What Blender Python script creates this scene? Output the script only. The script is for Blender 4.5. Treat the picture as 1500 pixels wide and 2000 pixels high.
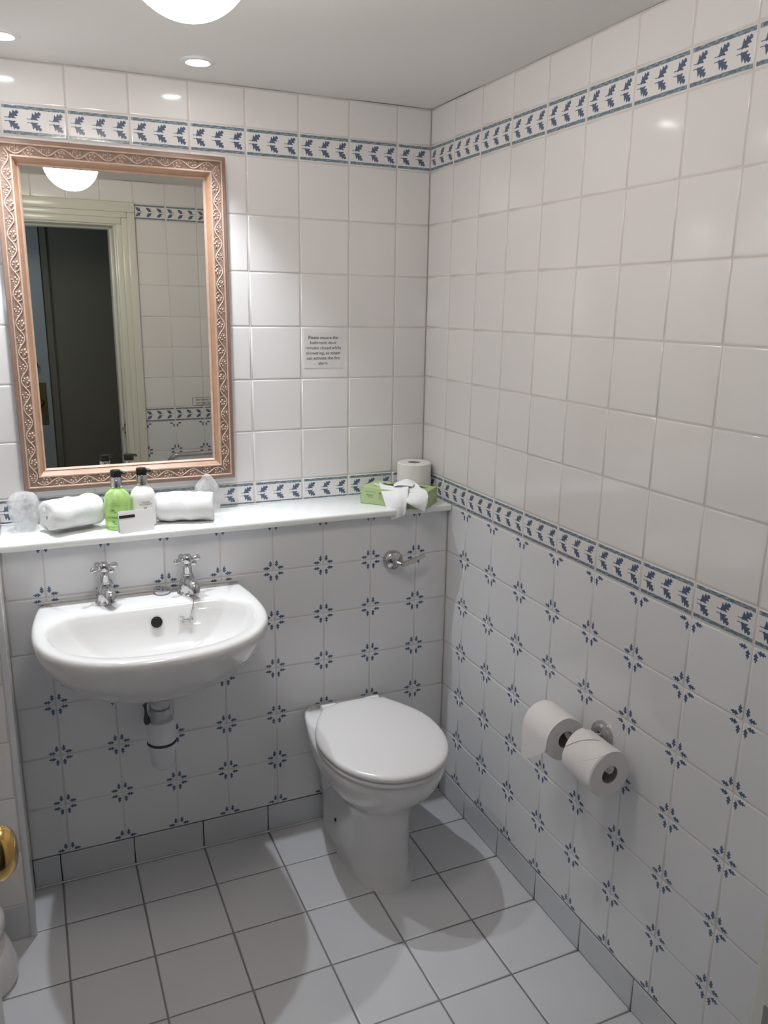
import bpy, bmesh, math, random
from mathutils import Vector, Matrix, Euler, noise
random.seed(7)
for o in list(bpy.data.objects): bpy.data.objects.remove(o, do_unlink=True)
S = bpy.context.scene
C = S.collection
PI = math.pi

# ------------------------------------------------------------------ camera, world, exposure
cam_d = bpy.data.cameras.new('camera')
cam = bpy.data.objects.new('camera', cam_d); C.objects.link(cam)
cam_d.sensor_fit = 'AUTO'; cam_d.sensor_width = 36.0
cam_d.lens = 1578.9 * 36.0 / 2000.0
cam_d.clip_start = 0.02
cam.location = (-1.1738, -2.3441, 1.5910)
cam.rotation_euler = Euler((1.3240, -0.0140, -0.4131), 'XYZ')
S.camera = cam

w = bpy.data.worlds.new('world'); S.world = w; w.use_nodes = True
w.node_tree.nodes['Background'].inputs[0].default_value = (0.55, 0.62, 0.75, 1)
w.node_tree.nodes['Background'].inputs[1].default_value = 0.02

S.view_settings.view_transform = 'Standard'
S.view_settings.look = 'None'
S.view_settings.gamma = 1.0
S.view_settings.use_curve_mapping = False
S.view_settings.exposure = 0.0

GLOBE_E = 29.0        # opal globe emission
SPOT_W = 37.0         # each recessed downlight
TORCH_W = 3.2         # the phone's torch, at the phone
CEIL = 2.165

# the phone's torch: its glints sit at camera height along every grout line
ld = bpy.data.lights.new('phone_torch', 'POINT'); ld.energy = TORCH_W; ld.color = (0.68, 0.86, 1.0); ld.shadow_soft_size = 0.006
lo = bpy.data.objects.new('phone_torch', ld); lo.location = (-1.19, -2.33, 1.60); C.objects.link(lo)

# ------------------------------------------------------------------ geometry helpers
def rot_to(d):
    return Vector(d).normalized().to_track_quat('Z', 'Y').to_matrix().to_4x4()

def xf(vf, m):
    return ([tuple(m @ Vector(v)) for v in vf[0]], vf[1])

def join(*parts):
    V, F = [], []
    for v, f in parts:
        o = len(V); V += list(v); F += [tuple(i + o for i in q) for q in f]
    return V, F

def loft(rings, cap0=True, cap1=True, closed=True):
    n = len(rings[0]); V = [tuple(p) for r in rings for p in r]; F = []
    for i in range(len(rings) - 1):
        for j in range(n if closed else n - 1):
            k = (j + 1) % n
            F.append((i*n + j, i*n + k, (i+1)*n + k, (i+1)*n + j))
    if cap0: F.append(tuple(range(n - 1, -1, -1)))
    if cap1: F.append(tuple((len(rings)-1)*n + j for j in range(n)))
    return V, F

def lathe(prof, n=32, cap0=True, cap1=True):
    rings = [[(r*math.cos(2*PI*j/n), r*math.sin(2*PI*j/n), z) for j in range(n)] for r, z in prof]
    return loft(rings, cap0, cap1)

def tube(pts, rad, n=12, caps=True):
    pts = [Vector(p) for p in pts]; rings = []
    up = None
    for i, p in enumerate(pts):
        a = pts[max(0, i-1)]; b = pts[min(len(pts)-1, i+1)]
        t = (b - a).normalized()
        if up is None:
            up = Vector((0, 0, 1)) if abs(t.z) < 0.9 else Vector((1, 0, 0))
        s = t.cross(up).normalized(); up = s.cross(t).normalized()
        r = rad(i/(len(pts)-1)) if callable(rad) else rad
        rings.append([p + r*(math.cos(2*PI*j/n)*s + math.sin(2*PI*j/n)*up) for j in range(n)])
    return loft(rings, caps, caps)

def arc_pts(pts, steps=8):
    """Catmull-Rom through pts"""
    P = [Vector(p) for p in pts]; P = [2*P[0]-P[1]] + P + [2*P[-1]-P[-2]]; out = []
    for i in range(1, len(P)-2):
        for k in range(steps):
            t = k/steps; a, b, c, d = P[i-1], P[i], P[i+1], P[i+2]
            out.append(0.5*((2*b) + (c-a)*t + (2*a-5*b+4*c-d)*t*t + (3*b-a-3*c+d)*t**3))
    out.append(P[-2]); return out

def box(x0, x1, y0, y1, z0, z1, bev=0.0, seg=2):
    bm = bmesh.new()
    bmesh.ops.create_cube(bm, size=1.0)
    for v in bm.verts:
        v.co = ((x0+x1)/2 + v.co.x*(x1-x0), (y0+y1)/2 + v.co.y*(y1-y0), (z0+z1)/2 + v.co.z*(z1-z0))
    if bev > 0:
        bmesh.ops.bevel(bm, geom=list(bm.edges), offset=bev, segments=seg, affect='EDGES', profile=0.5)
    bm.verts.index_update()
    r = ([tuple(v.co) for v in bm.verts], [tuple(v.index for v in f.verts) for f in bm.faces])
    bm.free(); return r

def prism(poly, z0, z1):
    n = len(poly)
    return loft([[(x, y, z0) for x, y in poly], [(x, y, z1) for x, y in poly]])

def sphere(c, r, n=16, m=10, sx=1, sy=1, sz=1):
    prof = []
    for i in range(m+1):
        a = -PI/2 + PI*i/m
        prof.append((max(1e-5, r*math.cos(a)), r*math.sin(a)))
    V, F = lathe(prof, n)
    return [(c[0]+x*sx, c[1]+y*sy, c[2]+z*sz) for x, y, z in V], F

def make_mesh(name, vf, mat, smooth=True, angle=35):
    me = bpy.data.meshes.new(name)
    me.from_pydata([tuple(v) for v in vf[0]], [], [tuple(f) for f in vf[1]])
    bm = bmesh.new(); bm.from_mesh(me)
    bmesh.ops.recalc_face_normals(bm, faces=list(bm.faces)); bm.to_mesh(me); bm.free()
    if mat: me.materials.append(mat)
    if smooth:
        for p in me.polygons: p.use_smooth = True
        me.set_sharp_from_angle(angle=math.radians(angle))
    return me

def place(name, me, parent=None, mat4=None):
    o = bpy.data.objects.new(name, me); C.objects.link(o)
    if parent is not None: o.parent = parent
    if mat4 is not None: o.matrix_local = mat4
    return o

def part(name, vf, mat, parent=None, local=False, smooth=True, angle=35, label=None):
    """mesh given in world coordinates (or the parent's own, local=True) as a child of parent"""
    if parent is not None and not local:
        L = parent.location if parent.parent is None else parent.parent.location
        vf = ([(v[0]-L[0], v[1]-L[1], v[2]-L[2]) for v in vf[0]], vf[1])
    o = place(name, make_mesh(name, vf, mat, smooth, angle), parent)
    if label: o['label'] = label
    return o

def thing(name, label, cat, loc=(0, 0, 0), rotz=0.0, group=None):
    o = bpy.data.objects.new(name, None); C.objects.link(o)
    o.empty_display_size = 0.05
    o.location = loc; o.rotation_euler = (0, 0, rotz)
    o['label'] = label; o['category'] = cat
    if group: o['group'] = group
    return o

def structure(name, vf, mat, smooth=False, label=None):
    o = place(name, make_mesh(name, vf, mat, smooth))
    o['kind'] = 'structure'
    if label: o['label'] = label
    return o

# ------------------------------------------------------------------ node helpers
class N:
    """tiny expression wrapper round shader sockets"""
    def __init__(s, nt, sock): s.nt = nt; s.s = sock
    def _op(s, op, *a):
        n = s.nt.nodes.new('ShaderNodeMath'); n.operation = op
        for i, x in enumerate((s,) + a):
            if isinstance(x, N): s.nt.links.new(x.s, n.inputs[i])
            else: n.inputs[i].default_value = x
        return N(s.nt, n.outputs[0])
    def __add__(s, o): return s._op('ADD', o)
    def __sub__(s, o): return s._op('SUBTRACT', o)
    def __mul__(s, o): return s._op('MULTIPLY', o)
    def __truediv__(s, o): return s._op('DIVIDE', o)
    def abs(s): return s._op('ABSOLUTE')
    def sin(s): return s._op('SINE')
    def cos(s): return s._op('COSINE')
    def mod(s, o): return s._op('FLOORED_MODULO', o)
    def min(s, o): return s._op('MINIMUM', o)
    def max(s, o): return s._op('MAXIMUM', o)
    def pow(s, o): return s._op('POWER', o)
    def sat(s): return s._op('MAXIMUM', 0.0)._op('MINIMUM', 1.0)

def new_mat(name):
    m = bpy.data.materials.new(name); m.use_nodes = True
    return m, m.node_tree, m.node_tree.nodes['Principled BSDF']

def mat(name, col, rough=0.4, metal=0.0, bump=0.0, bscale=80.0, var=0.0, vscale=6.0, coat=0.0, trans=0.0, ior=1.45, spec=None, detail=3.0):
    m, nt, b = new_mat(name)
    b.inputs['Base Color'].default_value = (*col, 1)
    b.inputs['Roughness'].default_value = rough
    b.inputs['Metallic'].default_value = metal
    b.inputs['IOR'].default_value = ior
    b.inputs['Coat Weight'].default_value = coat
    b.inputs['Transmission Weight'].default_value = trans
    if spec is not None: b.inputs['Specular IOR Level'].default_value = spec
    tc = nt.nodes.new('ShaderNodeTexCoord')
    if var > 0:
        n = nt.nodes.new('ShaderNodeTexNoise'); n.inputs['Scale'].default_value = vscale; n.inputs['Detail'].default_value = 4
        nt.links.new(tc.outputs['Object'], n.inputs['Vector'])
        mx = nt.nodes.new('ShaderNodeMix'); mx.data_type = 'RGBA'
        mx.inputs[6].default_value = (*[c*(1-var) for c in col], 1); mx.inputs[7].default_value = (*[min(1, c*(1+var)) for c in col], 1)
        nt.links.new(n.outputs['Fac'], mx.inputs[0]); nt.links.new(mx.outputs[2], b.inputs['Base Color'])
    if bump > 0:
        n = nt.nodes.new('ShaderNodeTexNoise'); n.inputs['Scale'].default_value = bscale; n.inputs['Detail'].default_value = detail
        nt.links.new(tc.outputs['Object'], n.inputs['Vector'])
        bp = nt.nodes.new('ShaderNodeBump'); bp.inputs['Strength'].default_value = bump; bp.inputs['Distance'].default_value = 0.002
        nt.links.new(n.outputs['Fac'], bp.inputs['Height']); nt.links.new(bp.outputs['Normal'], b.inputs['Normal'])
    return m

def emit_mat(name, col, strength):
    m, nt, b = new_mat(name)
    b.inputs['Base Color'].default_value = (0.8, 0.8, 0.8, 1)
    b.inputs['Emission Color'].default_value = (*col, 1); b.inputs['Emission Strength'].default_value = strength
    return m

def leaf_mask(t, s, W, lobes, sharp, fwd=0.0):
    """oak leaf: t 0..1 from stem to tip, s across (metres)"""
    tt = t.sat()
    env = (tt.pow(0.85) * PI).sin().max(0.0).pow(0.55)
    lob = (((t - s.abs() * fwd) * (2*PI*lobes) + 2.2).cos()) * 0.27 + 0.73
    wdt = env * lob * W
    return ((wdt - s.abs() - 0.0003) * sharp).sat()

T = 0.152
TILE_WHITE = (0.79, 0.762, 0.75)
LEAF_WHITE = (0.765, 0.765, 0.775)
LEAF_BLUE = (0.058, 0.085, 0.15)

def tile_mat(name, kind):
    m, nt, b = new_mat(name)
    b.inputs['Roughness'].default_value = 0.10
    b.inputs['Specular IOR Level'].default_value = 0.5
    tc = nt.nodes.new('ShaderNodeTexCoord')
    oi = nt.nodes.new('ShaderNodeObjectInfo')
    # slightly wavy glaze
    no = nt.nodes.new('ShaderNodeTexNoise'); no.inputs['Scale'].default_value = 14; no.inputs['Detail'].default_value = 1.0
    nt.links.new(tc.outputs['Object'], no.inputs['Vector'])
    bp = nt.nodes.new('ShaderNodeBump'); bp.inputs['Strength'].default_value = 0.06; bp.inputs['Distance'].default_value = 0.004
    nt.links.new(no.outputs['Fac'], bp.inputs['Height']); nt.links.new(bp.outputs['Normal'], b.inputs['Normal'])
    # tone varies a little from tile to tile
    hv = nt.nodes.new('ShaderNodeMix'); hv.data_type = 'RGBA'
    tw = LEAF_WHITE if kind == 'leaf' else TILE_WHITE
    hv.inputs[6].default_value = (*tw, 1); hv.inputs[7].default_value = (tw[0]*0.965, tw[1]*0.965, tw[2]*0.97, 1)
    nt.links.new(oi.outputs['Random'], hv.inputs[0])
    base = hv.outputs[2]
    if kind != 'plain':
        sp = nt.nodes.new('ShaderNodeSeparateXYZ'); nt.links.new(tc.outputs['Object'], sp.inputs[0])
        x = N(nt, sp.outputs[0]); y = N(nt, sp.outputs[1])
        if kind == 'leaf':
            a = (x.abs() * -1.0) + T/2; c = (y.abs() * -1.0) + T/2
            p = a.min(c); q = a.max(c)
            t = (q - 0.0115) / 0.0190
            s = p - 0.0088 - (t * 0.0004)
            mask = leaf_mask(t, s, 0.0061, 2.8, 4000.0, 30.0)
            halo = leaf_mask((q - 0.004)/0.032, p - 0.0095, 0.012, 0.0, 250.0)
        else:
            xm = (x + T/2).mod(T/3) - T/6
            yy = y.abs()
            ca, sa = math.cos(math.radians(37)), math.sin(math.radians(37))
            dx = xm + 0.0075; dy = yy - 0.0032
            t = (dx*ca + dy*sa) / 0.0285
            s = dy*ca - dx*sa
            mask = leaf_mask(t, s, 0.0104, 3.2, 3000.0, 24.0)
            stem = (((yy - 0.0042 + (xm + 0.012).pow(2.0)*-18.0).abs() * -1.0 + 0.0009) * 4000.0).sat() * (((xm + 0.0115).abs() * -1.0 + 0.0055) * 4000.0).sat()
            halo = leaf_mask((dx*ca + dy*sa + 0.008)/0.045, s, 0.016, 0.0, 200.0)
            mask = mask.max(stem)
            str_ = (((yy - 0.0292).abs() * -1.0 + 0.0040) * 4000.0).sat() * (((x.abs()) * -1.0 + (T/2 - 0.0035)) * 4000.0).sat()
        mh = nt.nodes.new('ShaderNodeMix'); mh.data_type = 'RGBA'
        nt.links.new((halo*0.45).s, mh.inputs[0]); nt.links.new(base, mh.inputs[6]); mh.inputs[7].default_value = (0.60, 0.70, 0.84, 1)
        ml = nt.nodes.new('ShaderNodeMix'); ml.data_type = 'RGBA'
        nt.links.new((mask*0.94).s, ml.inputs[0]); nt.links.new(mh.outputs[2], ml.inputs[6]); ml.inputs[7].default_value = (*LEAF_BLUE, 1)
        base = ml.outputs[2]
        if kind == 'border':
            n2 = nt.nodes.new('ShaderNodeTexNoise'); n2.inputs['Scale'].default_value = 260; n2.inputs['Detail'].default_value = 4
            mp = nt.nodes.new('ShaderNodeMapping'); mp.inputs['Scale'].default_value = (0.35, 1, 1)
            nt.links.new(tc.outputs['Object'], mp.inputs[0]); nt.links.new(mp.outputs[0], n2.inputs['Vector'])
            rp = nt.nodes.new('ShaderNodeValToRGB')
            rp.color_ramp.elements[0].position = 0.42; rp.color_ramp.elements[0].color = (0.125, 0.17, 0.21, 1)
            rp.color_ramp.elements[1].position = 0.72; rp.color_ramp.elements[1].color = (0.40, 0.46, 0.50, 1)
            nt.links.new(n2.outputs['Fac'], rp.inputs[0])
            ms = nt.nodes.new('ShaderNodeMix'); ms.data_type = 'RGBA'
            nt.links.new(str_.s, ms.inputs[0]); nt.links.new(base, ms.inputs[6]); nt.links.new(rp.outputs[0], ms.inputs[7])
            base = ms.outputs[2]
    nt.links.new(base, b.inputs['Base Color'])
    return m

M_TILE = tile_mat('glazed_white_tile', 'plain')
M_LEAF = tile_mat('glazed_leaf_corner_tile', 'leaf')
M_BORD = tile_mat('glazed_oak_border_tile', 'border')
M_GROUT = mat('wall_grout', (0.66, 0.61, 0.58), 0.9, bump=0.3, bscale=300)
M_FGROUT = mat('floor_grout', (0.21, 0.205, 0.21), 0.9, bump=0.3, bscale=300, var=0.4, vscale=2.5)
M_FTILE = mat('floor_tile', (0.62, 0.615, 0.63), 0.30, bump=0.08, bscale=160, var=0.03, vscale=9)
M_SKIRT = mat('skirting_tile', (0.60, 0.61, 0.63), 0.28, bump=0.05, bscale=120, var=0.03)
M_CEIL = mat('ceiling_paint', (0.80, 0.775, 0.75), 0.75, bump=0.12, bscale=9, detail=5)
M_CERAMIC = mat('sanitary_ceramic', (0.75, 0.735, 0.725), 0.06, coat=0.6)
M_SEAT = mat('seat_plastic', (0.72, 0.695, 0.69), 0.22)
M_CHROME = mat('chrome', (0.62, 0.62, 0.63), 0.05, 1.0)
M_CHROME_D = mat('dull_chrome', (0.55, 0.54, 0.53), 0.14, 1.0)
M_BLACK = mat('black_plastic', (0.008, 0.008, 0.009), 0.25)
M_VOID = mat('dark_hole', (0.01, 0.01, 0.01), 0.8)
M_BRASS = mat('brass', (0.72, 0.46, 0.16), 0.16, 1.0)
M_OLDBRASS = mat('aged_brass', (0.14, 0.11, 0.05), 0.45, 0.6)
M_PAINT = mat('cream_gloss_paint', (0.68, 0.665, 0.585), 0.22, bump=0.04, bscale=30)
M_DOORP = mat('white_gloss_door_paint', (0.70, 0.72, 0.74), 0.25)
M_LEDGE = mat('white_laminate', (0.86, 0.87, 0.85), 0.16)
M_WOOD = mat('frame_brown', (0.40, 0.23, 0.145), 0.38, var=0.22, vscale=28, bump=0.1, bscale=120)
M_WOODL = mat('frame_limed_bead', (0.50, 0.35, 0.27), 0.45, var=0.2, vscale=60)
M_WOODO = mat('frame_outer', (0.27, 0.17, 0.13), 0.42, var=0.2, vscale=30)
M_CARVE = mat('frame_carved_ground', (0.25, 0.16, 0.12), 0.55, var=0.35, vscale=90, bump=0.5, bscale=260)
M_VINE = mat('frame_limed_carving', (0.54, 0.41, 0.335), 0.5, var=0.25, vscale=70)
M_TOWEL = mat('white_terry', (0.86, 0.85, 0.84), 0.95, bump=1.0, bscale=700, detail=2)
M_PAPER = mat('toilet_paper', (0.84, 0.80, 0.79), 0.95, bump=0.25, bscale=350)
M_CORE = mat('cardboard_core', (0.36, 0.29, 0.25), 0.9)
M_TISSUE = mat('tissue', (0.86, 0.86, 0.86), 0.95, bump=0.2, bscale=60)
M_GREENBOX = mat('green_card_box', (0.44, 0.56, 0.28), 0.55, var=0.10, vscale=25)
M_CARDW = mat('white_card', (0.80, 0.78, 0.78), 0.6)
M_INK = mat('black_ink', (0.012, 0.012, 0.014), 0.6)
M_INKG = mat('grey_ink', (0.12, 0.13, 0.13), 0.6)
M_INKGR = mat('green_ink', (0.12, 0.20, 0.08), 0.6)
M_PVC = mat('white_pvc', (0.70, 0.70, 0.72), 0.30)
M_RUB = mat('grey_seal', (0.05, 0.055, 0.07), 0.5)
M_LOTION = mat('white_lotion_bottle', (0.86, 0.83, 0.82), 0.18)
M_WRAP_H = None
M_HALLW = mat('unlit_hall_wall', (0.19, 0.175, 0.145), 0.85)  # dark of the unlit hall is put into this wall colour
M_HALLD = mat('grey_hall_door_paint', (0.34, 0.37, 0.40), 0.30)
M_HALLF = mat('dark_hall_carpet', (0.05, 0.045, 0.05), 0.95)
M_SEAL = mat('silicone_seal', (0.62, 0.62, 0.62), 0.35)
M_TRIMW = mat('white_corner_trim', (0.72, 0.72, 0.73), 0.3)

# mirror glass
M_MIRROR = mat('silvered_glass', (0.82, 0.83, 0.77), 0.0, 1.0)
# green shower gel in clear plastic
M_GEL, nt, b = new_mat('green_gel')
b.inputs['Base Color'].default_value = (0.66, 0.95, 0.36, 1); b.inputs['Roughness'].default_value = 0.06
b.inputs['Transmission Weight'].default_value = 0.62; b.inputs['IOR'].default_value = 1.33
# wrapped cup plastic: thin crinkled film
def film_mat(name, col, alpha, scale=20.0):
    m, nt, b = new_mat(name)
    out = nt.nodes['Material Output']; b.inputs['Base Color'].default_value = (*col, 1); b.inputs['Roughness'].default_value = 0.15
    tr = nt.nodes.new('ShaderNodeBsdfTransparent'); mx = nt.nodes.new('ShaderNodeMixShader'); m2 = nt.nodes.new('ShaderNodeMixShader')
    tl = nt.nodes.new('ShaderNodeBsdfTranslucent'); tl.inputs['Color'].default_value = (*col, 1)
    tc = nt.nodes.new('ShaderNodeTexCoord'); n = nt.nodes.new('ShaderNodeTexNoise'); n.inputs['Scale'].default_value = scale; n.inputs['Detail'].default_value = 3
    nt.links.new(tc.outputs['Object'], n.inputs['Vector'])
    bp = nt.nodes.new('ShaderNodeBump'); bp.inputs['Strength'].default_value = 0.5; bp.inputs['Distance'].default_value = 0.006
    nt.links.new(n.outputs['Fac'], bp.inputs['Height']); nt.links.new(bp.outputs['Normal'], b.inputs['Normal'])
    f = (N(nt, n.outputs['Fac']) - 0.5) * 0.9 + alpha
    m2.inputs[0].default_value = 0.55
    nt.links.new(tl.outputs[0], m2.inputs[1]); nt.links.new(b.outputs[0], m2.inputs[2])
    nt.links.new(f.sat().s, mx.inputs[0]); nt.links.new(tr.outputs[0], mx.inputs[1]); nt.links.new(m2.outputs[0], mx.inputs[2])
    nt.links.new(mx.outputs[0], out.inputs['Surface'])
    return m
M_FILM = film_mat('crinkled_clear_film', (0.98, 0.98, 0.98), 0.34, 26.0)
M_CLEARP = film_mat('clear_plastic', (0.62, 0.64, 0.64), 0.35)
M_CUP = film_mat('clear_cup', (0.95, 0.95, 0.95), 0.22)

# ------------------------------------------------------------------ the tiled shell
tile_cache = {}
def tile_mesh(x0, x1, y0, y1, m, edge=0.0035, th=0.006, name='tile'):
    key = (round(x0, 4), round(x1, 4), round(y0, 4), round(y1, 4), m.name)
    if key in tile_cache: return tile_cache[key]
    V, F = [], []
    for ins, z in ((0, -th), (0, -0.0022), (0.0007, -0.0007), (edge, 0), (edge + 0.0015, 0)):
        V += [(x0+ins, y0+ins, z), (x1-ins, y0+ins, z), (x1-ins, y1-ins, z), (x0+ins, y1-ins, z)]
    for r in range(4):
        for j in range(4):
            k = (j+1) % 4; F.append((r*4+j, r*4+k, (r+1)*4+k, (r+1)*4+j))
    F.append((16, 17, 18, 19))
    me = bpy.data.meshes.new(name); me.from_pydata(V, [], F); me.materials.append(m)
    for p in me.polygons: p.use_smooth = True
    tile_cache[key] = me
    return me

G = 0.0011   # half a grout joint
def frame_m(origin, right, up):
    r, u = Vector(right), Vector(up); n = r.cross(u)
    m = Matrix((r, u, n)).transposed().to_4x4(); m.translation = Vector(origin); return m

def lay(parent, origin, right, up, cols, rows, tilt=0.0022, name='tile'):
    """cols: [(full_x0, full_x1, vis_x0, vis_x1)] along right; rows: [(full_y0, full_y1, vis_y0, vis_y1, mat, name)]"""
    base = frame_m(origin, right, up)
    for (fx0, fx1, vx0, vx1) in cols:
        for (fy0, fy1, vy0, vy1, m, nm) in rows:
            cx, cy = (fx0+fx1)/2, (fy0+fy1)/2
            me = tile_mesh(vx0-cx+G, vx1-cx-G, vy0-cy+G, vy1-cy-G, m)
            j = Euler((random.gauss(0, tilt*0.5), random.gauss(0, tilt*0.5), 0)).to_matrix().to_4x4()
            place(nm, me, parent, base @ Matrix.Translation((cx, cy, random.uniform(-0.0003, 0.0002))) @ j)

SK = 0.092                      # skirting height
Z1 = SK + 6*T                   # 1.004, foot of the lower border
ZB = Z1 + 0.0744                # top of the lower border
Z2 = ZB + 6*T                   # 1.9904
Z3 = Z2 + 0.0744                # 2.0648
D = 0.1865                      # how far the boxing stands out
YF = -1.95                      # front (door) wall
XL = -1.62                      # left wall
ROWS_UP = [(ZB + i*T, ZB + (i+1)*T, ZB + i*T, ZB + (i+1)*T, M_TILE, 'tile') for i in range(6)]
ROWS_UP += [(Z2, Z3, Z2, Z3, M_BORD, 'border_tile'), (Z3, Z3+T, Z3, CEIL-0.002, M_TILE, 'tile')]
ROW_MB = [(Z1, ZB, Z1, ZB, M_BORD, 'border_tile')]
ROWS_LO = [(SK + i*T, SK + (i+1)*T, SK + i*T, SK + (i+1)*T, M_LEAF, 'tile') for i in range(6)]

gd = 0.0013  # grout lies this far behind the glaze
wall_back = structure('wall_back', box(XL, 0.0, gd, 0.12, 0.0, CEIL), M_GROUT)
wall_right = structure('wall_right', box(gd, 0.12, -2.07, 0.12, 0.0, CEIL), M_GROUT)
wall_low = structure('wall_back_lower', box(-1.27, 0.0, -D+gd, 0.0, 0.0, 0.987), M_GROUT, label='tiled boxing below the ledge')

# back wall, upper part
c = 0.1103
cols = [(-c, -c+T, -c, 0.0)]
k = 0
while -c-k*T > -1.27:
    x1 = -c-k*T; cols.append((x1-T, x1, max(x1-T, -1.27), x1)); k += 1
lay(wall_back, (0, 0, 0), (1, 0, 0), (0, 0, 1), cols, ROW_MB + ROWS_UP)
# boxing
cl = 0.1086
cols = [(-cl, -cl+T, -cl, 0.0)]
k = 0
while -cl-k*T > -1.27:
    x1 = -cl-k*T; cols.append((x1-T, x1, max(x1-T, -1.27), x1)); k += 1
lay(wall_low, (0, -D, 0), (1, 0, 0), (0, 0, 1), cols, [r if r[3] < 0.98 else (r[0], r[1], r[2], 0.9870, r[4], r[5]) for r in ROWS_LO])
# right wall: from the corner towards the door
e = 0.1470
cols = [(e-T, e, 0.0, e)]
k = 0
while e + k*T < -YF:
    x0 = e+k*T; cols.append((x0, x0+T, x0, min(x0+T, -YF))); k += 1
lay(wall_right, (0, 0, 0), (0, -1, 0), (0, 0, 1), cols, ROW_MB + ROWS_UP)
cols_lo = [q for q in cols if q[3] > D + 0.01]
cols_lo[0] = (cols_lo[0][0], cols_lo[0][1], D, cols_lo[0][3])
lay(wall_right, (0, 0, 0), (0, -1, 0), (0, 0, 1), cols_lo, ROWS_LO)

# skirting tiles, jointed with the floor
FX = [-1.198 + 0.2*i for i in range(-3, 6)] + [0.0]
FX = [x for x in FX if x > XL]
FY = [-0.3607 - 0.2*j for j in range(0, 9)]
bb = structure('baseboard_back', box(-1.27, 0, -D+gd, -D+0.02, 0, SK), M_GROUT)
xs = [-1.27] + [x for x in FX if x > -1.26]
lay(bb, (0, -D-0.0005, 0), (1, 0, 0), (0, 0, 1), [(a, b_, a, b_) for a, b_ in zip(xs, xs[1:])], [(0, SK, 0, SK-0.001, M_SKIRT, 'skirting_tile')])
br = structure('baseboard_right', box(gd, 0.02, YF, -D, 0, SK), M_GROUT)
ys = [D] + [-y for y in FY if -y < -YF] + [-YF]
lay(br, (-0.0005, 0, 0), (0, -1, 0), (0, 0, 1), [(a, b_, a, b_) for a, b_ in zip(ys, ys[1:])], [(0, SK, 0, SK-0.001, M_SKIRT, 'skirting_tile')])
tr = structure('trim_1', box(-1.27, 0, -D-0.006, -D, 0, 0.005, 0.002, 1), M_SEAL, label='pale sealant bead along the foot of the boxing')

# shower partition return at the left edge
XR, YR = -1.270, -0.374
wl_ret = structure('wall_left_return', box(XL, XR-0.002, YR+gd, 0.0, 0, CEIL), M_GROUT, label='end of the tiled partition at the left edge')
rows_r = [(SK+0.012+i*T, SK+0.012+(i+1)*T, SK+0.012+i*T, min(SK+0.012+(i+1)*T, CEIL-0.002), M_TILE, 'tile') for i in range(14) if SK+0.012+i*T < CEIL-0.02]
lay(wl_ret, (0, YR, 0), (1, 0, 0), (0, 0, 1), [(XR-0.014-T, XR-0.014, XR-0.014-T, XR-0.014), (XR-0.014-2*T, XR-0.014-T, XR-0.014-2*T, XR-0.014-T)],
    [(0, SK+0.012, 0, SK+0.012, M_SKIRT, 'skirting_tile')] + rows_r)
lay(wl_ret, (XR, 0, 0), (0, 1, 0), (0, 0, 1), [(YR+0.012, YR+0.012+T, YR+0.012, -0.19)], [(0, SK+0.012, 0, SK+0.012, M_SKIRT, 'skirting_tile')] + rows_r[:6])
lay(wl_ret, (XR, 0, 0), (0, 1, 0), (0, 0, 1), [(YR+0.012, YR+0.012+T, YR+0.012, YR+0.012+T), (YR+0.012+T, YR+0.012+2*T, YR+0.012+T, 0.0)], rows_r[6:])
tr2 = structure('trim_2', box(XR-0.013, XR+0.002, YR-0.002, YR+0.011, 0, CEIL, 0.003, 2), M_TRIMW, smooth=True, label='white plastic corner trim of the partition')
wall_left = structure('wall_left', box(XL-0.1, XL-gd, -2.07, YR, 0, CEIL), M_GROUT)
lay(wall_left, (XL, 0, 0), (0, 1, 0), (0, 0, 1), [(YR-(i+1)*T, YR-i*T, max(YR-(i+1)*T, YF), YR-i*T) for i in range(11) if YR-i*T > YF+0.01], [(0, SK, 0, SK-0.001, M_SKIRT, 'skirting_tile')] + ROWS_LO + ROW_MB + ROWS_UP)

# front wall round the door, seen in the mirror
JR, JL, HEAD = -0.640, -1.375, 1.957
wall_front = structure('wall_front', join(box(JR+0.01, 0.0, -2.07, YF-gd, 0, CEIL), box(XL, JL-0.01, -2.07, YF-gd, 0, CEIL), box(JL-0.01, JR+0.01, -2.07, YF-gd, HEAD+0.01, CEIL)), M_GROUT)
fc = 0.236
cols = [(fc-T, fc, fc-T, fc), (fc, fc+T, fc, fc+T), (fc-2*T, fc-T, 0.0, fc-T)]
def clipc(cs, lo, hi): return [(a, b_, max(c_, lo), min(d_, hi)) for a, b_, c_, d_ in cs if min(d_, hi)-max(c_, lo) > 0.01]
allc = [(-(fc+(i+1)*T), -(fc+i*T), -(fc+(i+1)*T), -(fc+i*T)) for i in range(-2, 10)]
rc = [(-b_, -a, -d_, -c_) for a, b_, c_, d_ in clipc(allc, JR+0.102, 0.0)]
lay(wall_front, (0, YF, 0), (-1, 0, 0), (0, 0, 1), rc, ROW_MB + ROWS_UP + ROWS_LO)
rc2 = [(-b_, -a, -d_, -c_) for a, b_, c_, d_ in clipc(allc, JL-0.10, JR+0.102)]
lay(wall_front, (0, YF, 0), (-1, 0, 0), (0, 0, 1), rc2, [(Z3-0.05, Z3-0.05+T, 2.066, CEIL-0.002, M_TILE, 'tile')])

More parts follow.
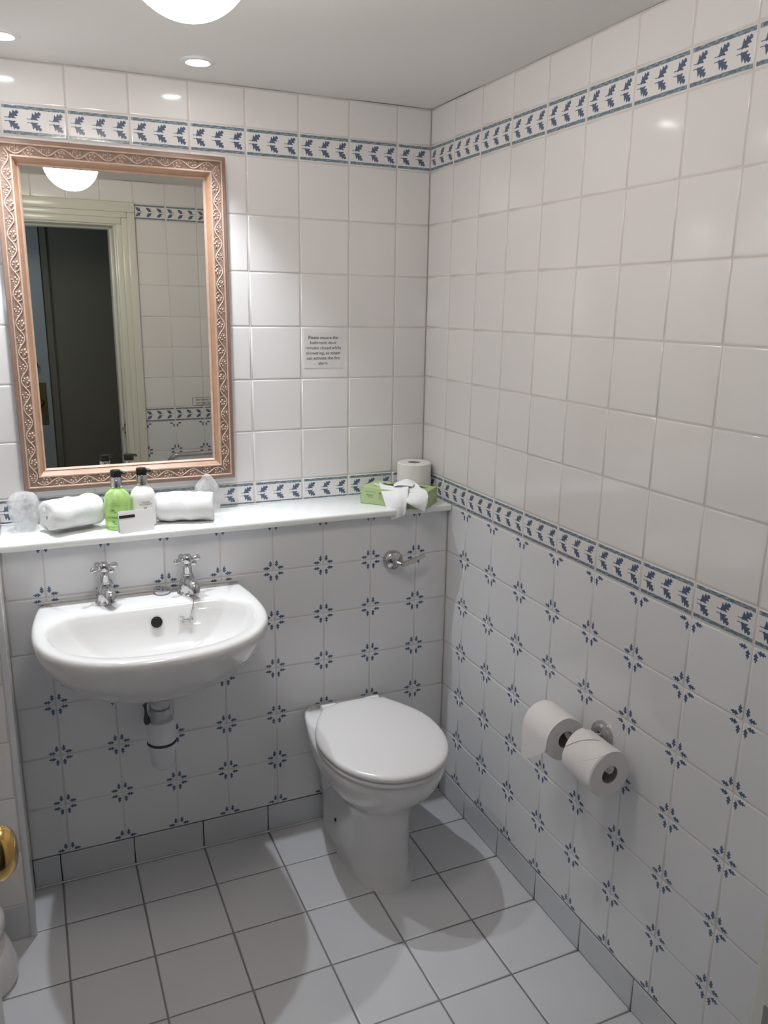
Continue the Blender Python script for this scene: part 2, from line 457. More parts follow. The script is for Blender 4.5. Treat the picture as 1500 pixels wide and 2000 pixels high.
# floor
floor = structure('floor', box(XL, 0.0, -2.07, -D, -0.05, -0.0016), M_FGROUT)
fxs = [XL] + FX; fys = [-YF+0.12] + [-y for y in FY[::-1] if y > YF-0.1] + [D]
Gs = G; G = 0.0019
colsf = [(a, a+0.2, a, b_) if b_ < -0.001 else (a, a+0.2, a, 0.0045) for a, b_ in zip(fxs, fxs[1:])]
rowsf = [(-a, -b_, -a, -b_, M_FTILE, 'floor_tile') for a, b_ in zip(fys, fys[1:])]
lay(floor, (0, 0, 0), (1, 0, 0), (0, 1, 0), colsf, rowsf, tilt=0.001)
G = Gs

# ceiling: gently uneven plaster
nx, ny = 30, 36
V, F = [], []
for j in range(ny+1):
    for i in range(nx+1):
        x = XL + (0.0-XL)*i/nx; y = -2.07 + 2.07*j/ny
        V.append((x, y, CEIL + 0.004*noise.noise(Vector((x*3, y*3, 2.0)))))
for j in range(ny):
    for i in range(nx):
        a = j*(nx+1)+i; F.append((a, a+nx+1, a+nx+2, a+1))
Vt, Ft = box(XL-0.1, 0.12, -3.6, 0.12, CEIL+0.006, CEIL+0.06)
ceiling = structure('ceiling', join((V, F), (Vt, Ft)), M_CEIL, smooth=True)

# ------------------------------------------------------------------ hall behind the camera, seen through the door in the mirror
structure('wall_hall', join(box(-2.6, 0.9, -3.12, -3.02, 0, CEIL), box(-2.7, -2.6, -3.12, -2.07, 0, CEIL), box(0.9, 1.0, -3.12, -2.07, 0, CEIL), box(-2.6, XL, -2.07, -1.99, 0, CEIL), box(0.12, 0.9, -2.07, -1.99, 0, CEIL)), M_HALLW, label='hall wall seen in the mirror, the dark of the unlit hall put into its colour')
structure('floor_hall', box(-2.6, 0.9, -3.02, -2.07, -0.05, -0.002), M_HALLF)
structure('ceiling_hall', box(-2.6, 0.9, -3.02, -2.07, CEIL+0.061, CEIL+0.11), M_CEIL)
dh = structure('door_2', box(-1.60, -0.905, -3.02, -2.995, 0.005, 2.06, 0.003, 1), M_HALLD, smooth=True, label='grey painted hall door seen in the mirror')
part('door_architrave', join(box(-0.90, -0.865, -3.02, -2.985, 0, 2.10, 0.003, 1), box(-1.64, -0.865, -3.02, -2.985, 2.065, 2.10, 0.003, 1)), M_HALLW, dh)
lp = part('lock_plate', join(box(-1.035, -0.932, -2.995, -2.989, 0.875, 1.130, 0.003, 1), box(-1.028, -0.939, -2.989, -2.986, 1.085, 1.095), box(-1.028, -0.939, -2.989, -2.986, 1.115, 1.123), box(-1.028, -0.939, -2.989, -2.986, 0.882, 0.890)), M_OLDBRASS, dh, label='dark aged brass lock plate')
part('door_knob', xf(lathe([(0.006, 0), (0.008, 0.02), (0.024, 0.035), (0.026, 0.05), (0.012, 0.062)], 20), Matrix.Translation((-0.975, -2.989, 1.015)) @ rot_to((0, 1, 0))), M_OLDBRASS, lp)
part('hook', xf(lathe([(0.02, 0), (0.02, 0.02), (0.028, 0.05), (0.015, 0.07)], 16), Matrix.Translation((-0.995, -2.995, 1.235)) @ rot_to((0, 1, 0))), M_BLACK, dh)

# door lining, stop and architrave (cream paint)
def rail_v(x0, x1, y0, y1, z0, z1): return box(x0, x1, y0, y1, z0, z1, 0.004, 2)
dfv = structure('trim_3', join(
    rail_v(JR, JR+0.020, -2.07, YF+0.002, 0, HEAD+0.02), rail_v(JL-0.020, JL, -2.07, YF+0.002, 0, HEAD+0.02), rail_v(JL-0.02, JR+0.02, -2.07, YF+0.002, HEAD, HEAD+0.02)), M_PAINT, smooth=True, label='cream painted door lining')
part('door_stop', join(rail_v(JR-0.012, JR+0.002, -2.07, -2.005, 0, HEAD), rail_v(JL-0.002, JL+0.012, -2.07, -2.005, 0, HEAD), rail_v(JL, JR, -2.07, -2.005, HEAD-0.012, HEAD+0.002)), M_PAINT, dfv)
for nm, x0, x1, zz in (('architrave', JR+0.008, JR+0.100, 2.066), ('architrave', JL-0.100, JL-0.008, 2.066)):
    s = 1 if x0 > -1 else -1
    xi, xo = (x0, x1) if s > 0 else (x1, x0)
    def seg(a, b_, t): return rail_v(min(xi+s*a, xi+s*b_), max(xi+s*a, xi+s*b_), YF-0.001, YF+t, 0, HEAD + 0.008 + {0.030: 0.0, 0.056: 0.029, 0.092: 0.055}[b_])
    part(nm, join(seg(0, 0.030, 0.012), seg(0.028, 0.056, 0.018), seg(0.054, 0.092, 0.024)), M_PAINT, dfv)
part('architrave', join(rail_v(JL-0.036, JR+0.036, YF-0.001, YF+0.012, HEAD+0.008, HEAD+0.040), rail_v(JL-0.062, JR+0.062, YF-0.001, YF+0.018, HEAD+0.037, HEAD+0.066), rail_v(JL-0.10, JR+0.10, YF-0.001, YF+0.024, HEAD+0.063, 2.066)), M_PAINT, dfv)
sk = part('strike_plate', join(box(JR-0.0015, JR+0.001, -1.992, -1.958, 0.93, 1.02, 0.0005, 1), xf(lathe([(0.012, -0.006), (0.012, 0.006)], 16), Matrix.Translation((JR-0.004, -1.962, 0.975)) @ rot_to((0, 1, 0)))), M_CHROME_D, dfv, label='dull metal strike plate')
part('latch_hole', box(JR-0.0025, JR+0.0005, -1.985, -1.967, 0.950, 1.0), M_VOID, sk)

# the bathroom door, swung in against the left, only its knob in view
HX, HY = JL, YF+0.005
EX, EY = -1.277, -1.285
ang = math.atan2(EY-HY, EX-HX); LEN = math.hypot(EX-HX, EY-HY)
dr = bpy.data.objects.new('door_1', None); C.objects.link(dr)
dr.location = (HX, HY, 0); dr.rotation_euler = (0, 0, ang); dr['kind'] = 'structure'; dr['label'] = 'white bathroom door swung inwards at the left edge'
part('leaf', box(0.0, LEN, -0.0, 0.038, 0.008, 1.95, 0.002, 1), M_DOORP, dr, local=True)
for (zz0, zz1) in ((0.15, 0.80), (1.05, 1.83)):
    for (xa, xb) in ((0.09, LEN/2-0.04), (LEN/2+0.04, LEN-0.09)):
        part('door_panel', box(xa, xb, -0.006, 0.002, zz0, zz1, 0.005, 2), M_DOORP, dr, local=True)
kprof = [(0.028, 0), (0.028, 0.003), (0.010, 0.005), (0.009, 0.010)]
for i_ in range(13):
    a = -PI*0.36 + (PI*0.36+PI/2-0.02)*i_/12
    kprof.append((0.0275*math.cos(a)**0.75, 0.032 + 0.021*math.sin(a)))
kn = part('door_knob', xf(lathe(kprof, 48), Matrix.Translation((LEN-0.060, 0, 0.921)) @ rot_to((0, -1, 0)) @ Matrix.Diagonal((1.0, 1.30, 1.0, 1.0))), M_BRASS, dr, local=True, angle=70, label='polished brass door knob')

# ------------------------------------------------------------------ ledge shelf
t = thing('ledge_shelf', 'long white shelf ledge running under the mirror to the right wall', 'shelf', (-0.64, -0.10, 0.987))
part('shelf_board', box(-1.27, -0.0005, -0.213, -0.0005, 0.9875, 1.0085, 0.006, 3), M_LEDGE, t)
part('sealant_bead', box(-1.27, -0.0005, -0.006, -0.0005, 1.006, 1.012, 0.002, 1), M_SEAL, t)
LZ = 1.0088

# ------------------------------------------------------------------ mirror
MW, MH = 0.572, 0.880
yaw = math.radians(1.25)
mir = thing('wall_mirror', 'large wall mirror in a carved brown wooden frame', 'mirror', (-0.916, -0.0085, 1.100), yaw)
# profile: (distance in from the outer edge, depth towards the room)
PROF_O = [(0.000, 0.0), (0.000, 0.018), (0.003, 0.024), (0.0105, 0.027)]
PROF_B1 = [(0.0105, 0.0265), (0.0120, 0.0300), (0.0140, 0.0300), (0.0155, 0.0265)]
PROF_C = [(0.0155, 0.0250), (0.0380, 0.0230)]
PROF_B2 = [(0.0380, 0.0235), (0.0395, 0.0265), (0.0425, 0.0265), (0.0440, 0.0225)]
PROF_I = [(0.0440, 0.0225), (0.0475, 0.0195), (0.0510, 0.0130), (0.0540, 0.0110)]
PROF_L = [(0.0540, 0.0110), (0.0555, 0.0125), (0.0590, 0.0085), (0.0600, 0.0030)]
def rail(side, prof):
    V = []
    for d, h in prof:
        x0, x1, z0, z1 = -MW/2+d, MW/2-d, d, MH-d
        ends = {'top': ((x0, z1), (x1, z1)), 'bottom': ((x1, z0), (x0, z0)), 'left': ((x0, z0), (x0, z1)), 'right': ((x1, z1), (x1, z0))}[side]
        V += [(ends[0][0], -h, ends[0][1]), (ends[1][0], -h, ends[1][1])]
    F = [(2*i, 2*i+1, 2*i+3, 2*i+2) for i in range(len(prof)-1)]
    return V, F
def leaf_relief():
    """small five-lobed carved leaf, in x/z plane facing -y, about 20 mm"""
    V, F = [], []
    lobes = [(90, 0.0135), (150, 0.0118), (30, 0.0118), (212, 0.0100), (328, 0.0100)]
    for a, L in lobes:
        a = math.radians(a); d = Vector((math.cos(a), 0, math.sin(a))); q = Vector((-math.sin(a), 0, math.cos(a)))
        o = len(V)
        pts = [d*0.001, d*L*0.60 + q*0.0045, d*L, d*L*0.60 - q*0.0045, d*L*0.55 + Vector((0, -0.0050, 0))]
        V += [tuple(p_) for p_ in pts]
        F += [(o, o+1, o+4), (o+1, o+2, o+4), (o+2, o+3, o+4), (o+3, o, o+4)]
    return V, F
LEAFME = make_mesh('carved_leaf', leaf_relief(), M_VINE, smooth=False)
for side in ('left', 'right', 'top', 'bottom'):
    r = part('frame_rail', rail(side, PROF_C), M_CARVE, mir, local=True, smooth=False)
    part('outer_moulding', rail(side, PROF_O), M_WOODO, r, local=True)
    part('bead', rail(side, PROF_B1), M_WOODL, r, local=True)
    part('bead', rail(side, PROF_B2), M_WOODL, r, local=True)
    part('inner_moulding', rail(side, PROF_I), M_WOOD, r, local=True)
    part('inner_lip', rail(side, PROF_L), M_WOODL, r, local=True)
    L = MH if side in ('left', 'right') else MW
    mid = 0.0267; per = 0.072
    n_half = int((L-0.05) / (per/2)); st = (L - n_half*per/2)/2
    def pos(sv, off):
        m_ = mid + off
        return {'left': (-MW/2+m_, sv), 'right': (MW/2-m_, MH-sv), 'top': (-MW/2+sv, MH-m_), 'bottom': (MW/2-sv, m_)}[side]
    pts = []
    for i in range(n_half*8+1):
        sv = st + per/2*i/8; off = 0.0088*math.sin(2*PI*(sv-st)/per)
        px, pz = pos(sv, off); pts.append((px, -0.0245, pz))
    part('carved_vine', tube(pts, 0.0017, 6), M_VINE, r, local=True)
    for i in range(n_half):
        sv = st + per/2*(i+0.5); off = -0.0028 if i % 2 == 0 else 0.0028
        off = off * 1.0
        px, pz = pos(sv, off)
        lf = place('carved_leaf', LEAFME, r)
        lf.location = (px, -0.0225, pz)
        base_a = {'left': 0, 'right': PI, 'top': -PI/2, 'bottom': PI/2}[side]
        lf.rotation_euler = (0, base_a + (0.5 if i % 2 else 2.6), 0)
        # tendril
        tp = [pos(sv + dx_, off + dy_) for dx_, dy_ in ((-0.017, -0.002), (-0.014, 0.006), (-0.008, 0.009 if i % 2 else -0.009))]
        tn = part('tendril', tube(arc_pts([(a, -0.0240, b_) for a, b_ in tp], 4), 0.0011, 5), M_VINE, r, local=True)
part('mirror_glass', ([(-MW/2+0.056, -0.0040, 0.056), (MW/2-0.056, -0.0040, 0.056), (MW/2-0.056, -0.0040, MH-0.056), (-MW/2+0.056, -0.0040, MH-0.056),
                      (-MW/2+0.056, -0.0005, 0.056), (MW/2-0.056, -0.0005, 0.056), (MW/2-0.056, -0.0005, MH-0.056), (-MW/2+0.056, -0.0005, MH-0.056)],
                     [(0, 1, 2, 3), (7, 6, 5, 4), (0, 4, 5, 1), (1, 5, 6, 2), (2, 6, 7, 3), (3, 7, 4, 0)]), M_MIRROR, mir, local=True, smooth=False)
part('backing_board', box(-MW/2+0.004, MW/2-0.004, -0.0005, 0.002, 0.004, MH-0.004), M_WOODO, mir, local=True, smooth=False)

# ------------------------------------------------------------------ lights
def downlight(x, y, label):
    t = thing('downlight', label, 'light', (x, y, CEIL), 0, 'recessed ceiling downlights')
    part('bezel', xf(lathe([(0.0425, 0.004), (0.0430, -0.002), (0.040, -0.006), (0.030, -0.007), (0.025, -0.004), (0.024, 0.004)], 40, False, False), Matrix.Translation((x, y, CEIL))), M_TRIMW, t)
    part('lens', xf(lathe([(0.0245, -0.0035), (0.0001, -0.0035)], 32, False, True), Matrix.Translation((x, y, CEIL))), emit_mat('downlight_lens', (1.0, 0.98, 0.95), 40.0), t)
    ld = bpy.data.lights.new('downlight_lamp', 'SPOT'); ld.energy = SPOT_W; ld.color = (0.86, 0.93, 1.0)
    ld.spot_size = math.radians(84); ld.spot_blend = 1.0; ld.shadow_soft_size = 0.016
    lo = bpy.data.objects.new('downlight_lamp', ld); C.objects.link(lo); lo.parent = t; lo.location = (0, 0, -0.024)
downlight(-0.727, -0.185, 'small round recessed ceiling downlight above the mirror, right of the globe')
downlight(-1.160, -0.192, 'small round recessed ceiling downlight at the left picture edge')

gx, gy, gr = -0.912, -1.03, 0.096
t = thing('globe_ceiling_light', 'glowing white glass globe light on the ceiling', 'light', (gx, gy, CEIL))
part('ceiling_rose', xf(lathe([(0.070, 0.0), (0.070, -0.010), (0.062, -0.016), (0.055, -0.018)], 40), Matrix.Translation((gx, gy, CEIL-0.001))), M_TRIMW, t)
prof = [(gr*math.cos(a), gr*math.sin(a)) for a in [(-89.9 + i*(89.9+50)/28)*PI/180 for i in range(29)]]
part('globe_shade', xf(lathe(prof, 48, True, True), Matrix.Translation((gx, gy, 2.087))), emit_mat('opal_glass_lit', (1.0, 0.945, 0.88), GLOBE_E), t)

# ------------------------------------------------------------------ writing
def text_mesh(txt, size, align='CENTER', space=1.0):
    cu = bpy.data.curves.new('txt', 'FONT'); cu.body = txt; cu.size = size; cu.align_x = align; cu.align_y = 'CENTER'; cu.space_line = space; cu.resolution_u = 3
    o = bpy.data.objects.new('txt', cu); C.objects.link(o)
    bpy.context.view_layer.update()
    me = bpy.data.meshes.new_from_object(o)
    V = [tuple(v.co) for v in me.vertices]; F = [tuple(p_.vertices) for p_ in me.polygons]
    bpy.data.objects.remove(o, do_unlink=True); bpy.data.curves.remove(cu); bpy.data.meshes.remove(me)
    return V, F
def flat(name, vf, m, parent, local=True):
    me = bpy.data.meshes.new(name); me.from_pydata(vf[0], [], vf[1]); me.materials.append(m)
    return place(name, me, parent)

M_STICK = mat('clear_sticker', (0.74, 0.715, 0.705), 0.30)
t = thing('door_notice', 'clear square sticker with black text about keeping the bathroom door closed', 'notice', (-0.345, -0.0009, 1.410))
part('sticker', box(-0.405, -0.283, -0.0012, 0.0002, 1.414, 1.522), M_STICK, t, smooth=False)
V, F = text_mesh('Please ensure the\nbathroom door\nremains closed while\nshowering, as steam\ncan activate the fire\nalarm.', 0.0134, 'CENTER', 1.13)
part('notice_text', ([(-0.3445+x, -0.0016, 1.4655+y) for x, y, z in V], F), M_INK, t, smooth=False)

def ring_rect(w_, h_, r_, th, n=6):
    def rr(w_, h_, r_):
        P = []
        for cx, cy, a0 in ((w_/2-r_, h_/2-r_, 0), (-w_/2+r_, h_/2-r_, 90), (-w_/2+r_, -h_/2+r_, 180), (w_/2-r_, -h_/2+r_, 270)):
            for i in range(n+1):
                a = math.radians(a0+90*i/n); P.append((cx+r_*math.cos(a), cy+r_*math.sin(a), 0))
        return P
    A, B = rr(w_, h_, r_), rr(w_-2*th, h_-2*th, max(0.0005, r_-th))
    return loft([A, B], False, False)
t = thing('towel_rail_notice', 'small boxed warning sticker on the tiles above the towel rail, seen in the mirror', 'notice', (-0.21, YF+0.001, 1.08))
m_ = Matrix.Translation((-0.22, YF+0.0016, 1.103)) @ Matrix.Rotation(PI, 4, 'Z') @ Matrix.Rotation(PI/2, 4, 'X')
part('notice_border', xf(ring_rect(0.155, 0.042, 0.007, 0.0016), m_), M_INK, t, smooth=False)
part('notice_text', xf(text_mesh('on this towel rail\nbecome very hot', 0.0165, 'CENTER', 1.05), m_), M_INK, t, smooth=False)

# ------------------------------------------------------------------ chrome towel rail on the front wall (mirror)
t = thing('towel_rail', 'bent chrome towel rail on the front wall, seen in the mirror', 'rail', (-0.26, YF, 0.80))
pts = arc_pts([(-0.455, YF+0.02, 0.76), (-0.455, YF+0.085, 0.80), (-0.425, YF+0.105, 0.838), (-0.38, YF+0.108, 0.846), (-0.20, YF+0.108, 0.847), (-0.08, YF+0.108, 0.847)], 6)
part('top_rail', tube(pts, 0.0125, 14), M_CHROME, t)
part('wall_bracket', xf(lathe([(0.028, 0), (0.028, 0.006), (0.014, 0.012), (0.013, 0.03)], 24), Matrix.Translation((-0.455, YF, 0.756)) @ rot_to((0, 1, 0))), M_CHROME, t)
part('wall_bracket', join(xf(lathe([(0.028, 0), (0.028, 0.006), (0.014, 0.012), (0.013, 0.108)], 24), Matrix.Translation((-0.08, YF, 0.847)) @ rot_to((0, 1, 0)))), M_CHROME, t)

# ------------------------------------------------------------------ outlines
def d_outline(cx, yb, bw, ym, mw, yf, n=16, nb=6, rc=0.02, ex=2.3):
    """plan outline, flat at the back (yb), widest mw at ym, rounded front at yf; counter-clockwise from back right"""
    R = []; rc = min(rc, 0.52*bw)
    # right side going forward
    for i in range(nb+1):
        u_ = i/nb; y = yb + (ym-yb)*u_
        hw = bw + (mw-bw)*math.sin(u_*PI/2)
        if i == 0: hw -= rc*0.9
        R.append((hw, y if i else yb))
        if i == 0: R.append((hw + rc*0.65, yb - rc*0.3))
    R[2] = (R[2][0], R[2][1])
    for i in range(1, n+1):
        a = PI/2*i/n
        hx = mw*max(0.0, math.cos(a))**(2/ex); yy = ym + (yf-ym)*math.sin(a)**(2/ex)
        R.append((hx, yy))
    right = [(cx+h, y) for h, y in R]; left = [(cx-h, y) for h, y in R[-2::-1]]
    return right + left

def rings(levels, **kw):
    return [[(x, y, z) for x, y in d_outline(*prm, **kw)] for z, prm in levels]

# ------------------------------------------------------------------ wash basin
bcx = -0.932
bas = thing('wash_basin', 'white wall-hung ceramic wash basin with two chrome taps', 'basin', (bcx, -D, 0.60))
def o_out(ds, df, bwd=0.0, yb=-D): return (bcx, yb, 0.262-ds-bwd, -0.375, 0.282-ds, -0.650+df)
lv_out = [(0.598, (bcx, -D-0.03, 0.02, -0.29, 0.055, -0.345)), (0.602, (bcx, -D-0.01, 0.03, -0.29, 0.072, -0.370)),
          (0.622, (bcx, -D, 0.055, -0.295, 0.112, -0.420)), (0.655, (bcx, -D, 0.10, -0.31, 0.165, -0.490)),
          (0.695, (bcx, -D, 0.155, -0.33, 0.215, -0.555)), (0.735, (bcx, -D, 0.205, -0.35, 0.250, -0.603)),
          (0.772, (bcx, -D, 0.240, -0.365, 0.271, -0.632)), (0.800, o_out(0.003, 0.006)), (0.817, o_out(0, 0)), (0.828, o_out(0.0015, 0.0015)), (0.8335, o_out(0.006, 0.006)), (0.835, o_out(0.012, 0.011))]
lv_in = [(0.835, (bcx, -0.292, 0.195, -0.385, 0.254, -0.614)), (0.8325, (bcx, -0.297, 0.190, -0.387, 0.250, -0.609)), (0.825, (bcx, -0.302, 0.186, -0.388, 0.245, -0.603)),
         (0.805, (bcx, -0.307, 0.180, -0.388, 0.238, -0.594)), (0.775, (bcx, -0.313, 0.165, -0.388, 0.222, -0.575)), (0.745, (bcx, -0.322, 0.14, -0.388, 0.195, -0.545)),
         (0.720, (bcx, -0.335, 0.10, -0.388, 0.150, -0.500)), (0.706, (bcx, -0.355, 0.05, -0.388, 0.085, -0.440)), (0.703, (bcx, -0.375, 0.015, -0.388, 0.022, -0.400))]
part('bowl', loft(rings(lv_out + lv_in, n=22, nb=10), True, True), M_CERAMIC, bas, angle=60)
part('overflow', xf(lathe([(0.0145, -0.002), (0.0145, 0.0008), (0.012, 0.0015), (0.003, 0.0005)], 24), Matrix.Translation((-0.915, -0.3125, 0.793)) @ rot_to((0, -0.97, 0.24))), M_VOID, bas, label='black overflow hole')
part('waste', xf(lathe([(0.03, 0.0), (0.03, 0.003), (0.02, 0.004), (0.018, 0.001)], 24), Matrix.Translation((bcx, -0.388, 0.703))), M_CHROME, bas)
part('sealant_bead', box(bcx-0.262, bcx+0.262, -D-0.005, -D, 0.834, 0.841, 0.002, 1), M_SEAL, bas)

def tap(x, y, rz, label):
    z0 = 0.8345
    tp = part('tap', xf(lathe([(0.027, 0), (0.0275, 0.004), (0.025, 0.007), (0.0215, 0.010), (0.0225, 0.020), (0.0225, 0.030), (0.0195, 0.042), (0.0160, 0.052), (0.0155, 0.054), (0.0155, 0.057), (0.0125, 0.059), (0.0120, 0.076), (0.0095, 0.079), (0.0085, 0.086)], 28), Matrix.Translation((x, y, z0))), M_CHROME, bas, label=label)
    sp = arc_pts([(x, y-0.004, z0+0.030), (x+0.004, y-0.026, z0+0.036), (x+0.008, y-0.044, z0+0.031), (x+0.009, y-0.050, z0+0.016)], 6)
    part('spout', tube(sp, lambda u_: 0.0165 - 0.003*u_, 18), M_CHROME, tp)
    parts = [xf(lathe([(0.0095, 0.086), (0.0135, 0.089), (0.0145, 0.096), (0.0135, 0.104), (0.009, 0.1085), (0.0085, 0.1105), (0.002, 0.1115)], 24), Matrix.Translation((x, y, z0)))]
    for k_ in range(4):
        a = rz + k_*PI/2; d = Vector((math.cos(a), math.sin(a), 0))
        prof = [(0.0050, 0.008), (0.0046, 0.014), (0.0050, 0.019), (0.0074, 0.025), (0.0084, 0.030), (0.0075, 0.0355), (0.004, 0.0385), (0.0005, 0.039)]
        parts.append(xf(lathe(prof, 16), Matrix.Translation((x, y, z0+0.096)) @ rot_to(d)))
    part('cross_handle', join(*parts), M_CHROME, tp)
tap(-1.029, -0.232, math.radians(28), 'chrome pillar tap at the left of the basin')
tap(-0.818, -0.240, math.radians(20), 'chrome pillar tap at the right of the basin')

# plug and chain lying on the rim
px, py = -0.884, -0.212
pl = thing('basin_plug', 'round chrome basin plug lying on the rim between the taps with a bead chain', 'plug', (px, py, 0.8352))
part('plug_disc', xf(lathe([(0.017, 0), (0.0195, 0.001), (0.0195, 0.004), (0.0215, 0.005), (0.0222, 0.008), (0.0215, 0.0115), (0.018, 0.0125), (0.006, 0.0128), (0.005, 0.0155), (0.001, 0.0165)], 28), Matrix.Translation((px, py, 0.8352))), M_CHROME, pl)
part('seal_ring', xf(lathe([(0.0200, 0.0035), (0.0208, 0.0040), (0.0208, 0.0052), (0.0200, 0.0056)], 28, False, False), Matrix.Translation((px, py, 0.8352))), M_BLACK, pl)
def beads(P, r_, step):
    parts = []; acc = 0.0; last = Vector(P[0])
    parts.append(sphere(last, r_, 6, 4))
    for q in P[1:]:
        q = Vector(q); 
        if (q-last).length >= step: parts.append(sphere(q, r_, 6, 4)); last = q
    return join(tube(P, r_*0.4, 5), *parts)
ch1 = arc_pts([(px+0.018, py, 0.847), (px+0.026, py+0.004, 0.838), (px+0.040, py+0.006, 0.8368), (-0.818-0.028, -0.236, 0.8368)], 18)
part('bead_chain', beads(ch1, 0.0016, 0.0042), M_CHROME, pl)
ch2 = arc_pts([(-0.808, -0.265, 0.8375), (-0.812, -0.290, 0.8375), (-0.818, -0.302, 0.826), (-0.824, -0.3085, 0.808), (-0.828, -0.311, 0.796)], 18)
part('bead_chain', beads(ch2, 0.0016, 0.0040), M_CHROME, pl)
part('chain_clasp', join(xf(tube([(0.008*math.cos(a*PI/8), 0.008*math.sin(a*PI/8), 0) for a in range(17)], 0.0018, 8, False), Matrix.Translation((-0.850, -0.3125, 0.791)) @ rot_to((0.2, -1, 0.2))),
                         xf(tube([(0.006*math.cos(a*PI/8), 0.006*math.sin(a*PI/8), 0) for a in range(17)], 0.0018, 8, False), Matrix.Translation((-0.829, -0.3130, 0.789)) @ rot_to((0.1, -1, 0.5))),
                         tube([(-0.843, -0.314, 0.790), (-0.834, -0.314, 0.789)], 0.0025, 8)), M_CHROME, pl)

# bottle trap under the basin
bx, by = -0.918, -0.300
bt = thing('bottle_trap', 'white plastic bottle trap hanging under the wash basin', 'waste trap', (bx, by, 0.36))
part('tail_pipe', xf(lathe([(0.030, 0.600), (0.027, 0.575), (0.024, 0.572), (0.024, 0.548), (0.0215, 0.546), (0.0205, 0.49)], 32), Matrix.Translation((bx, by, 0))), M_PVC, bt)
part('pipe_seal', xf(lathe([(0.0238, 0.5485), (0.0262, 0.5485), (0.0262, 0.5445), (0.0238, 0.5445)], 32, False, False), Matrix.Translation((bx, by, 0))), M_RUB, bt)
part('clear_collar', xf(lathe([(0.0300, 0.572), (0.0305, 0.505), (0.0340, 0.500)], 32, False, False), Matrix.Translation((bx, by, 0))), M_CLEARP, bt)
part('trap_body', xf(lathe([(0.024, 0.512), (0.034, 0.510), (0.0375, 0.500), (0.0385, 0.470), (0.0385, 0.452), (0.034, 0.447)], 36), Matrix.Translation((bx, by, 0))), M_PVC, bt)
part('trap_seal', xf(lathe([(0.034, 0.4475), (0.0393, 0.4475), (0.0393, 0.4435), (0.034, 0.4435)], 36, False, False), Matrix.Translation((bx, by, 0))), M_RUB, bt)
part('trap_cup', xf(lathe([(0.0380, 0.4440), (0.0375, 0.425), (0.0330, 0.418), (0.0320, 0.395), (0.0295, 0.378), (0.022, 0.368), (0.010, 0.364), (0.001, 0.363)], 36), Matrix.Translation((bx, by, 0))), M_PVC, bt)
part('outlet_pipe', tube([(bx, by+0.02, 0.485), (bx, -D-0.001, 0.485)], 0.019, 20), M_PVC, bt)
part('fixing_bracket', join(tube(arc_pts([(bx-0.048, by+0.01, 0.590), (bx-0.040, by-0.004, 0.565), (bx-0.038, by-0.010, 0.535), (bx-0.036, by-0.006, 0.508)], 5), lambda u_: 0.006+0.003*math.sin(u_*9), 8), sphere((bx-0.051, by+0.008, 0.592), 0.006, 10, 6)), M_RUB, bt)

# ------------------------------------------------------------------ toilet
tcx = -0.352
wc = thing('toilet', 'white back-to-wall toilet with its lid closed', 'toilet', (tcx, -D, 0))
yb = -D - 0.0005
lv = [(0.0, (tcx+0.012, yb, 0.092, -0.42, 0.090, -0.580)), (0.010, (tcx+0.012, yb, 0.091, -0.42, 0.089, -0.578)), (0.016, (tcx+0.012, yb, 0.086, -0.42, 0.084, -0.571)),
      (0.10, (tcx+0.011, yb, 0.088, -0.43, 0.084, -0.566)), (0.20, (tcx+0.008, yb, 0.096, -0.43, 0.088, -0.570)), (0.245, (tcx+0.005, yb, 0.104, -0.435, 0.098, -0.585)),
      (0.275, (tcx+0.003, yb, 0.110, -0.44, 0.120, -0.612)), (0.305, (tcx, yb, 0.116, -0.45, 0.145, -0.645)), (0.335, (tcx, yb, 0.121, -0.46, 0.160, -0.668)),
      (0.370, (tcx, yb, 0.126, -0.465, 0.169, -0.685)), (0.395, (tcx, yb, 0.128, -0.47, 0.172, -0.692)), (0.403, (tcx, yb, 0.126, -0.47, 0.170, -0.689)), (0.4065, (tcx, yb-0.002, 0.120, -0.47, 0.164, -0.682))]
part('pan', loft(rings(lv, n=20, nb=10, rc=0.03), True, True), M_CERAMIC, wc, angle=60)
def seat_out(s_, d_, yb_=-0.262):
    k_ = 1 - d_/0.176
    return (tcx, yb_-d_, 0.086*k_, -0.475, 0.176*k_, -0.708+d_)
sl = [(0.4070, seat_out(0, 0.007)), (0.4085, seat_out(0, 0.003)), (0.413, seat_out(0, 0.001)), (0.419, seat_out(0, 0.002)), (0.4215, seat_out(0, 0.007))]
part('seat', loft(rings(sl, n=22, nb=12, rc=0.045, ex=2.15), True, True), M_SEAT, wc, angle=60)
sl = [(0.4235, seat_out(0, 0.008)), (0.425, seat_out(0, 0.001)), (0.430, seat_out(0, -0.001)), (0.436, seat_out(0, 0.0)), (0.4405, seat_out(0, 0.004)), (0.4430, seat_out(0, 0.012)), (0.4445, seat_out(0, 0.030)), (0.4453, seat_out(0, 0.060)), (0.4456, seat_out(0, 0.100))]
part('lid', loft(rings(sl, n=22, nb=12, rc=0.045, ex=2.15), True, True), M_SEAT, wc, angle=60)
for s_ in (-1, 1):
    part('hinge', xf(lathe([(0.012, -0.022), (0.012, 0.022)], 18), Matrix.Translation((tcx+s_*0.07, -0.252, 0.421)) @ rot_to((1, 0, 0))), M_SEAT, wc)
part('fixing_hole', xf(lathe([(0.0055, -0.004), (0.0055, 0.0012), (0.003, 0.0016)], 14), Matrix.Translation((tcx-0.0755, -0.325, 0.085)) @ rot_to((-1, 0, 0))), M_BLACK, wc, label='small black fixing hole')
sb = [[(x, y, z) for x, y in d_outline(tcx+0.012, yb, 0.092+d_, -0.42, 0.090+d_, -0.580-d_)] for z, d_ in ((0.0, 0.006), (0.004, 0.003), (0.008, -0.002))]
part('sealant_bead', loft(sb, False, False), M_SEAL, wc)

